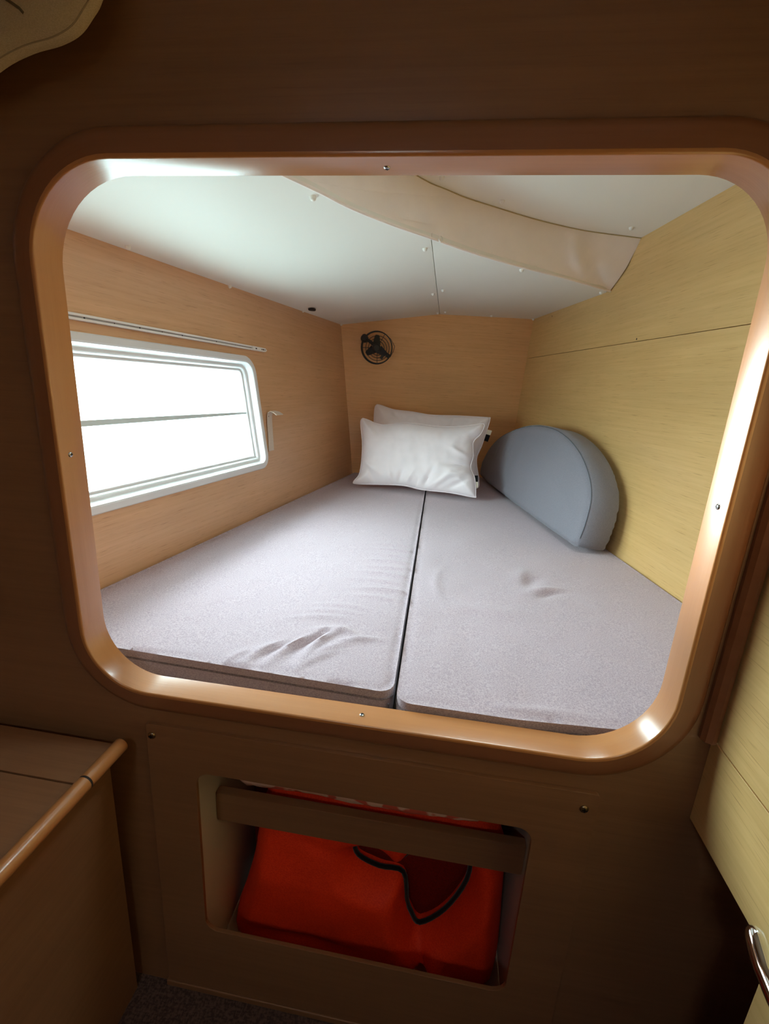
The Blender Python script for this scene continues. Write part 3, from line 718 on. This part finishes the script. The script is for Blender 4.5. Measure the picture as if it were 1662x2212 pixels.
# chrome handle
hd = empty('door_handle', (.42, -.2, -.62), 'rounded chrome handle on the pale panel at the lower right edge', 'handle')
tube('grip', [(.4195, -.1800, -.604), (.4192, -.1812, -.605), (.419, -.1840, -.607), (.4185, -.189, -.611), (.418, -.199, -.617), (.417, -.214, -.624), (.416, -.240, -.629), (.414, -.28, -.631), (.414, -.32, -.631)],
     [.002, .006, .0092, .0112, .012, .012, .012, .012, .012], M['chrome'], hd, seg=20)
lathe('rose', [(0, .012), (.014, .012), (.018, .008), (.019, 0.0003)], Fr((XR, -.31, -.634), (0, 1, 0), (0, 0, 1), (-1, 0, 0)), M['chrome'], hd, 24)
tube('neck', [(.444, -.31, -.634), (.414, -.31, -.634)], .008, M['chrome'], hd, seg=16)

# ------------------------------------------------------------------ fan
FF = Fr((-.487, 2.265, .232), FK.U, FK.V)
fan = empty('wall_fan', (-.487, 2.262, .232), 'small black wall fan with a round wire cage', 'fan')
def ff(u, v, w): return FF.p(u, v, w)
lathe('mount', [(0, .03), (.018, .03), (.022, .026), (.024, .002)], FF, M['black'], fan, 20, -.072, .050)
tube('mount_knob', [ff(-.072, .050, .030), ff(-.074, .052, .050), ff(-.076, .056, .075)], [.012, .016, .017], M['black'], fan, seg=10)
arm = tube('arm', [ff(-.068, .046, .06), ff(-.045, .034, .072), ff(-.02, .016, .080), ff(0, 0, .082), ff(.028, -.014, .078), ff(.052, -.028, .074), ff(.078, -.046, .070)], [.008, .010, .010, .012, .010, .011, .008], M['black'], fan, seg=10)
bm = bmesh.new()
def fring(r, w, tr, cu=0, cv=0, n=40): tube('', [ff(cu + r * math.cos(2 * math.pi * k / n), cv + r * math.sin(2 * math.pi * k / n), w) for k in range(n)], tr, None, closed=True, seg=6, bm=bm)
for r, w in ((.040, .052), (.055, .048), (.071, .046)): fring(r, w, .0018, .006, -.002)
fring(.090, .052, .0026, .004, 0); fring(.092, .062, .0036, 0, 0); fring(.088, .098, .0020, .002, .0)
for a in (62, 182, 272, 330):
    a = math.radians(a); tube('', [ff(.004 + math.cos(a) * .014, math.sin(a) * .014, .052), ff(.004 + math.cos(a) * .06, math.sin(a) * .06, .046), ff(.004 + math.cos(a) * .090, math.sin(a) * .090, .052), ff(math.cos(a) * .089, math.sin(a) * .089, .098)], .0016, None, seg=6, bm=bm)
tube('', [ff(.045, .080, .060), ff(.080, .052, .085), ff(.104, .012, .098), ff(.098, -.015, .095), ff(.082, -.050, .075)], .0016, None, seg=6, bm=bm)
bmesh.ops.recalc_face_normals(bm, faces=bm.faces); me = bpy.data.meshes.new('cage'); bm.to_mesh(me); bm.free(); co = link('cage', me, M['black'], fan, True)
lathe('hub', [(0, .118), (.016, .117), (.024, .112), (.0275, .103), (.028, .083), (.020, .070), (.012, .060)], FF, M['black'], fan, 8, -.004, -.002, ang=30)
def blade(a):
    bm = bmesh.new(); R0, R1 = .018, .070; rows = []
    for i in range(8):
        t = i / 7; r = R0 + (R1 - R0) * t; hw = .024 * (1 - .45 * t) * (1 if t < .9 else .7)
        row = []
        for k in range(7):
            s = (k / 6 * 2 - 1) * hw; tw = .55 * s
            x, y = r * math.cos(a) - s * math.sin(a), r * math.sin(a) + s * math.cos(a)
            row.append((bm.verts.new(ff(x - .004, y, .090 + tw + .003)), bm.verts.new(ff(x - .004, y, .090 + tw))))
        rows.append(row)
    for A, B in zip(rows, rows[1:]):
        for k in range(6):
            bm.faces.new((A[k][0], A[k + 1][0], B[k + 1][0], B[k][0])); bm.faces.new((A[k][1], B[k][1], B[k + 1][1], A[k + 1][1]))
        bm.faces.new((A[0][0], B[0][0], B[0][1], A[0][1])); bm.faces.new((A[6][0], A[6][1], B[6][1], B[6][0]))
    for R_, sg in ((rows[0], 1), (rows[-1], -1)):
        for k in range(6): bm.faces.new((R_[k][0], R_[k][1], R_[k + 1][1], R_[k + 1][0]))
    bmesh.ops.recalc_face_normals(bm, faces=bm.faces); me = bpy.data.meshes.new('blade'); bm.to_mesh(me); bm.free(); link('blade', me, M['black'], fan)
for a in (88, 214, 328): blade(math.radians(a))
box('clamp', .046, -.040, .060, .062, -.014, .088, Fr(ff(0, 0, 0), (FF.U * .87 - FF.V * .5), (FF.V * .87 + FF.U * .5)), M['black'], fan, bev=.002)
box('clamp', .070, -.010, .060, .088, .014, .086, Fr(ff(0, 0, 0), (FF.U * .84 - FF.V * .54), (FF.V * .84 + FF.U * .54)), M['black'], fan, bev=.002)

# ------------------------------------------------------------------ half-round cushion
tl = .15; Uc = Vector((.195, -.981, 0)).normalized(); sd_ = Vector((.981, .195, 0))
FC = Fr((.27, 2.16, ZM + .016), Uc, V3(0, 0, math.cos(tl)) + sd_ * math.sin(tl))      # W = U x V points back to the left
HC = .046
FC = Fr(FC.O - FC.W * HC, FC.U, FC.V)
cl_ = smooth_loop([(-.225, .10), (-.15, .20), (.0, .290), (.22, .358), (.45, .398), (.68, .405), (.86, .380), (1.01, .330), (1.118, .264), (1.176, .195), (1.192, .110), (1.188, .045)], 5, False)
cout = [(-.20, .012), (-.215, .035)] + cl_ + [(1.180, .018), (1.150, .006), (.9, .002), (.5, .0), (0, .002)]
cu = empty('backrest_cushion', tuple(FC.p(.5, 0, 0)), 'half-round slate grey cushion standing against the right wall', 'cushion')
def c_top(d, x, y):
    er = .020; q = min(d / er, 1); h = er * math.sqrt(max(0, 1 - (1 - q) ** 2)) - .006
    fo = 0
    for k, cx in enumerate((.05, .16, .27, .40)):
        fo += .0035 * math.exp(-((x - cx - (y - .2) * .25) / .014) ** 2) * math.exp(-((y - .24) / .09) ** 2)
    return h + .010 * min(1, d / .18) + fo * min(1, d / .03) + .0015 * nz3(x * 7, y * 7)
inflated('cover', cout[::-1] if False else cout, [], .014, c_top, lambda d, x, y: .012 * math.sqrt(max(0, 1 - (1 - min(d / .02, 1)) ** 2)), HC, FC, M['cushion'], cu)
# seam round the front face
inn = []
for i, (x, y) in enumerate(cl_):
    a = np.array(cl_[max(i - 1, 0)]); b = np.array(cl_[min(i + 1, len(cl_) - 1)]); t = (b - a) / np.linalg.norm(b - a)
    inn.append((x + t[1] * .006, y - t[0] * .006))
tube('seam', [tuple(FC.p(x, y, HC + .0085)) for x, y in inn], .0014, plain('slate_seam', rgb(96, 100, 108), .9), cu, seg=6)

# ------------------------------------------------------------------ pillows
def pillow(label, O, U, tilt, outline, T, seed, pucker):
    bk = V3(0, 0, 1).cross(Vector(U)).normalized()
    fr = Fr(O, U, V3(0, 0, math.cos(tilt)) + bk * math.sin(tilt))
    out = smooth_loop(outline, 5)
    e = empty('pillow', tuple(fr.p(.3, 0, 0)), label, 'pillow', 'scatter pillows at the head of the berth')
    def h(d, x, y, s=1):
        R = .15; q = min(d / R, 1); b = T * (1 - (1 - q) ** 2.2) ** .75
        w = 0
        for (cx, cy, a, ln, wd, am) in pucker:
            a = math.radians(a); dx, dy = x - cx, y - cy; ss = dx * math.cos(a) + dy * math.sin(a); tt = -dx * math.sin(a) + dy * math.cos(a)
            w += am * math.exp(-(ss / ln) ** 2 - (tt / wd) ** 2)
        return max(.0008, b + (1.5 * w + .007 * nz3(x * 11 + seed, y * 11) + .004 * nz3(x * 30, y * 20, seed)) * min(1, d / .04))
    inflated('cover', out, [], .010, h, lambda d, x, y: h(d, x, y) * .8, 0, fr, M['pillow'], e)
    tube('piping', [tuple(fr.p(x, y, 0)) for x, y in out], .0028, M['pillow'], e, closed=True, seg=6)
    return e, fr
pk = [(.25, .04, 75, .05, .012, -.012), (.30, .05, 60, .06, .010, .009), (.20, .05, 100, .05, .011, .008), (.40, .06, 65, .07, .011, -.009), (.48, .07, 40, .08, .012, .009), (.55, .05, 30, .07, .010, -.009), (.57, .11, 15, .07, .010, .009), (.56, .16, 5, .07, .011, -.010),
      (.10, .04, 120, .05, .010, -.008), (.56, .22, -20, .06, .010, .007), (.08, .10, 150, .06, .012, .007), (.35, .03, 90, .03, .008, -.008), (.60, .30, 60, .06, .012, -.006), (.06, .33, 130, .05, .012, -.006)]
e1, fr1 = pillow('white rectangular pillow in front, propped on the mattress joint', (-.489, 1.80, ZM + .022), (.989, -.150, 0), .40,
   [(-.029, .378), (0, .376), (.095, .352), (.235, .374), (.436, .367), (.590, .388), (.636, .400), (.655, .392), (.642, .345), (.610, .296), (.620, .221), (.615, .159), (.644, .102), (.660, .018), (.650, .004), (.525, .013), (.373, .012), (.263, .023), (.059, .006), (.0, .003), (-.014, .012), (.014, .071), (.001, .224), (-.030, .340)], .062, 3., pk)
e2, fr2 = pillow('white rectangular pillow at the back, partly hidden behind the other one', (-.45, 1.985, ZM + .020), (.996, -.089, 0), .50,
   [(-.032, .478), (0, .480), (.081, .458), (.203, .450), (.318, .438), (.476, .444), (.645, .446), (.663, .438), (.654, .371), (.634, .265), (.614, .180), (.640, .060), (.625, .006), (.45, .014), (.25, .014), (.05, .008), (-.01, .010), (.005, .10), (-.008, .25), (-.034, .42)], .045, 9., [(.55, .35, 60, .06, .012, .006), (.6, .2, 20, .05, .01, -.006), (.1, .42, 130, .06, .012, -.005), (.45, .40, 80, .05, .012, -.005)])
def ptag(par, fr, u, v, w, a, lw_, cols, wd):
    f2 = Fr(fr.p(u, v, w), fr.U * math.cos(a) + fr.V * math.sin(a), fr.V * math.cos(a) - fr.U * math.sin(a)); y = 0
    for (mat, hgt, nm, lb) in cols:
        q = prism(nm, [rect(0, y - hgt, wd, y)], -.001, .001, f2, M[mat], par); q['label'] = lb; y -= hgt
ptag(e2, fr2, .650, .372, 0, -.22, 0, [('tagw', .030, 'care_label', 'cream care label'), ('blackfab', .042, 'brand_label', 'black label')], .033)
ptag(e1, fr1, .628, .118, -.006, .12, 0, [('blackfab', .034, 'brand_label', 'black label'), ('tagw', .030, 'care_label', 'cream care label')], .030)

# ------------------------------------------------------------------ contents of the locker
FO = Fr((0, .168, 0), (1, 0, 0), (0, 0, 1))
org = [(-.340, -.905), (-.27, -.885), (-.194, -.880), (-.05, -.880), (.06, -.880), (.185, -.895), (.213, -1.10), (.218, -1.285), (.19, -1.299), (.10, -1.299), (-.15, -1.299), (-.39, -1.299), (-.422, -1.285), (-.400, -1.203), (-.374, -1.095)]
neck = smooth_loop([(-.125, -1.000), (-.075, -.990), (-.025, -1.022), (.02, -.965), (.07, -.955), (.124, -.972), (.129, -1.051), (.089, -1.152), (.035, -1.210), (.012, -1.180), (.000, -1.145), (-.014, -1.064), (-.070, -1.060), (-.120, -1.038)], 4)
lj = empty('lifejacket', (-.1, .155, -1.298), 'bright orange lifejacket with a black-edged neck opening, in the locker', 'lifejacket', 'lifejackets in the locker')
def o_top(d, x, y):
    q = min(d / .05, 1); h = .052 * (1 - (1 - q) ** 2) ** .5
    fold = -.022 * math.exp(-((x - .045 + (y + 1.25) * .20) / .014) ** 2) * (1 if y < -1.17 else max(0, 1 - (y + 1.17) / .05)) + .012 * math.exp(-((x - .075 + (y + 1.25) * .5) / .02) ** 2) * (1 if y < -1.12 else 0)
    fold += -.012 * math.exp(-((y + 1.235 + (x + .2) * .05) / .012) ** 2) * math.exp(-((x + .22) / .12) ** 2)
    fold += -.006 * math.exp(-((y + .995 + (x + .15) * .25) / .012) ** 2) * math.exp(-((x + .18) / .09) ** 2)
    h += .034 * min(1, d / .04) * max(0, min(1, (-.95 - y) / .12))
    return h + fold * min(1, d / .03) + .007 * nz3(x * 8, y * 8) * q
inflated('shell', smooth_loop(org, 4), [neck], .012, o_top, lambda d, x, y: .05 * (1 - (1 - min(d / .06, 1)) ** 2) ** .5, .002, FO, M['orange'], lj)
tube('binding', [tuple(FO.p(x, y, .016)) for x, y in neck], .0055, M['blackfab'], lj, closed=True, seg=8)
lin_ = inflated('lining', resample([(-.134, -.975), (.134, -.948), (.138, -1.06), (.094, -1.165), (.036, -1.222), (-.01, -1.16), (-.03, -1.085), (-.134, -1.052)], .02), [], .014, lambda d, x, y: .012 * min(1, d / .04) + .003 * nz3(x * 20, y * 20), lambda d, x, y: 0, .002, Fr((0, .174, 0), (1, 0, 0), (0, 0, 1)), M['darkred'], lj)
lin_['label'] = 'dark red inner lining'
lj2 = empty('lifejacket', (-.37, .30, -1.298), 'dark red lifejacket tucked behind the orange one, left end of the locker', 'lifejacket', 'lifejackets in the locker')
inflated('shell', smooth_loop([(-.418, -1.00), (-.30, -.950), (-.10, -.95), (-.06, -1.1), (-.08, -1.295), (-.20, -1.299), (-.40, -1.299), (-.425, -1.2)], 4), [], .018, lambda d, x, y: .05 * (1 - (1 - min(d / .05, 1)) ** 2) ** .5 + .004 * nz3(x * 14, y * 14), lambda d, x, y: .04 * (1 - (1 - min(d / .05, 1)) ** 2) ** .5, .002, Fr((0, .285, 0), (1, 0, 0), (0, 0, 1)), M['darkred'], lj2)
tube('strap', [(-.40, .231, -1.02), (-.36, .228, -1.10), (-.30, .227, -1.16), (-.22, .228, -1.2)], .006, M['blackfab'], lj2, seg=6)
# folded blanket lying along the top, on the lifejackets and behind the crossbar
bl = empty('blanket', (-.13, .2, -.92), 'folded blanket with a red and pink pattern behind the locker crossbar', 'blanket')
def bl_prof(u, k):
    a = 2 * math.pi * k / 26
    w = .115 + .012 * nz3(u * 5, 1.3); hgt = .062 - .018 * max(0, (u - .0) / .17) + .006 * nz3(u * 9, 4.2)
    x = math.copysign(abs(math.cos(a)) ** .6, math.cos(a)) * w; z = math.copysign(abs(math.sin(a)) ** .7, math.sin(a)) * hgt
    z += .006 * nz3(u * 14, a * 2) + .005 * nz3(u * 30, a * 4)
    return x, z
def blanket_roll(name, u0, u1, yc, zc, sc, mat):
    bm = bmesh.new(); rows = []; n = 44
    for i in range(n + 1):
        t = i / n; u = u0 + (u1 - u0) * t; e = min(1, min(t, 1 - t) / .05); e = max(.05, e) ** .5
        r = []
        for k in range(26):
            x, z = bl_prof(u, k); r.append(bm.verts.new((u, yc + x * e * sc, zc + z * e * sc)))
        rows.append(r)
    for A, B in zip(rows, rows[1:]):
        for k in range(26): bm.faces.new((A[k], A[(k + 1) % 26], B[(k + 1) % 26], B[k]))
    bm.faces.new(rows[0][::-1]); bm.faces.new(rows[-1]); bmesh.ops.recalc_face_normals(bm, faces=bm.faces)
    me = bpy.data.meshes.new(name); bm.to_mesh(me); bm.free(); return link(name, me, mat, bl, True)
blanket_roll('fold', -.405, .165, .208, -.798, 1.0, M['blanket'])

# ------------------------------------------------------------------ canvas flap at the upper left
FT = Fr((0, -.022, 0), (1, 0, 0), (0, 0, 1))
fo_ = smooth_loop([(-.66, .335), (-.6, .366), (-.557, .380), (-.518, .387), (-.490, .397), (-.471, .413), (-.459, .426), (-.452, .445), (-.448, .50)], 5, False) + [(-.448, .60), (-.72, .60), (-.72, .335)]
fp = empty('canvas_pouch', (-.6, -.022, .33), 'khaki canvas pouch with a stitched hem hanging in the upper left corner', 'pouch')
inflated('body', fo_, [], .012, lambda d, x, y: .010 * (1 - (1 - min(d / .02, 1)) ** 2) ** .5 + .004 * min(1, d / .05) * nz3(x * 14, y * 14), lambda d, x, y: .001 * min(1, d / .02), .003, FT, M['khaki'], fp)
hem = smooth_loop([(-.66, .3385), (-.6015, .3685), (-.558, .383), (-.519, .390), (-.492, .4005), (-.4745, .416), (-.463, .4285), (-.4565, .4465), (-.4525, .50)], 4, False)
tube('hem', [tuple(FT.p(x + .0022, y - .0030, .0118)) for x, y in hem], .0008, plain('khaki_stitch', rgb(150, 132, 104), .9), fp, seg=5)
ptag_ = tube('drawcord', [tuple(FT.p(x, y, .0135)) for x, y in ((-.59, .44), (-.572, .425), (-.555, .415), (-.55, .410))], .0018, plain('pouch_fold', rgb(110, 94, 72), .9), fp, seg=6)

bpy.context.view_layer.update()
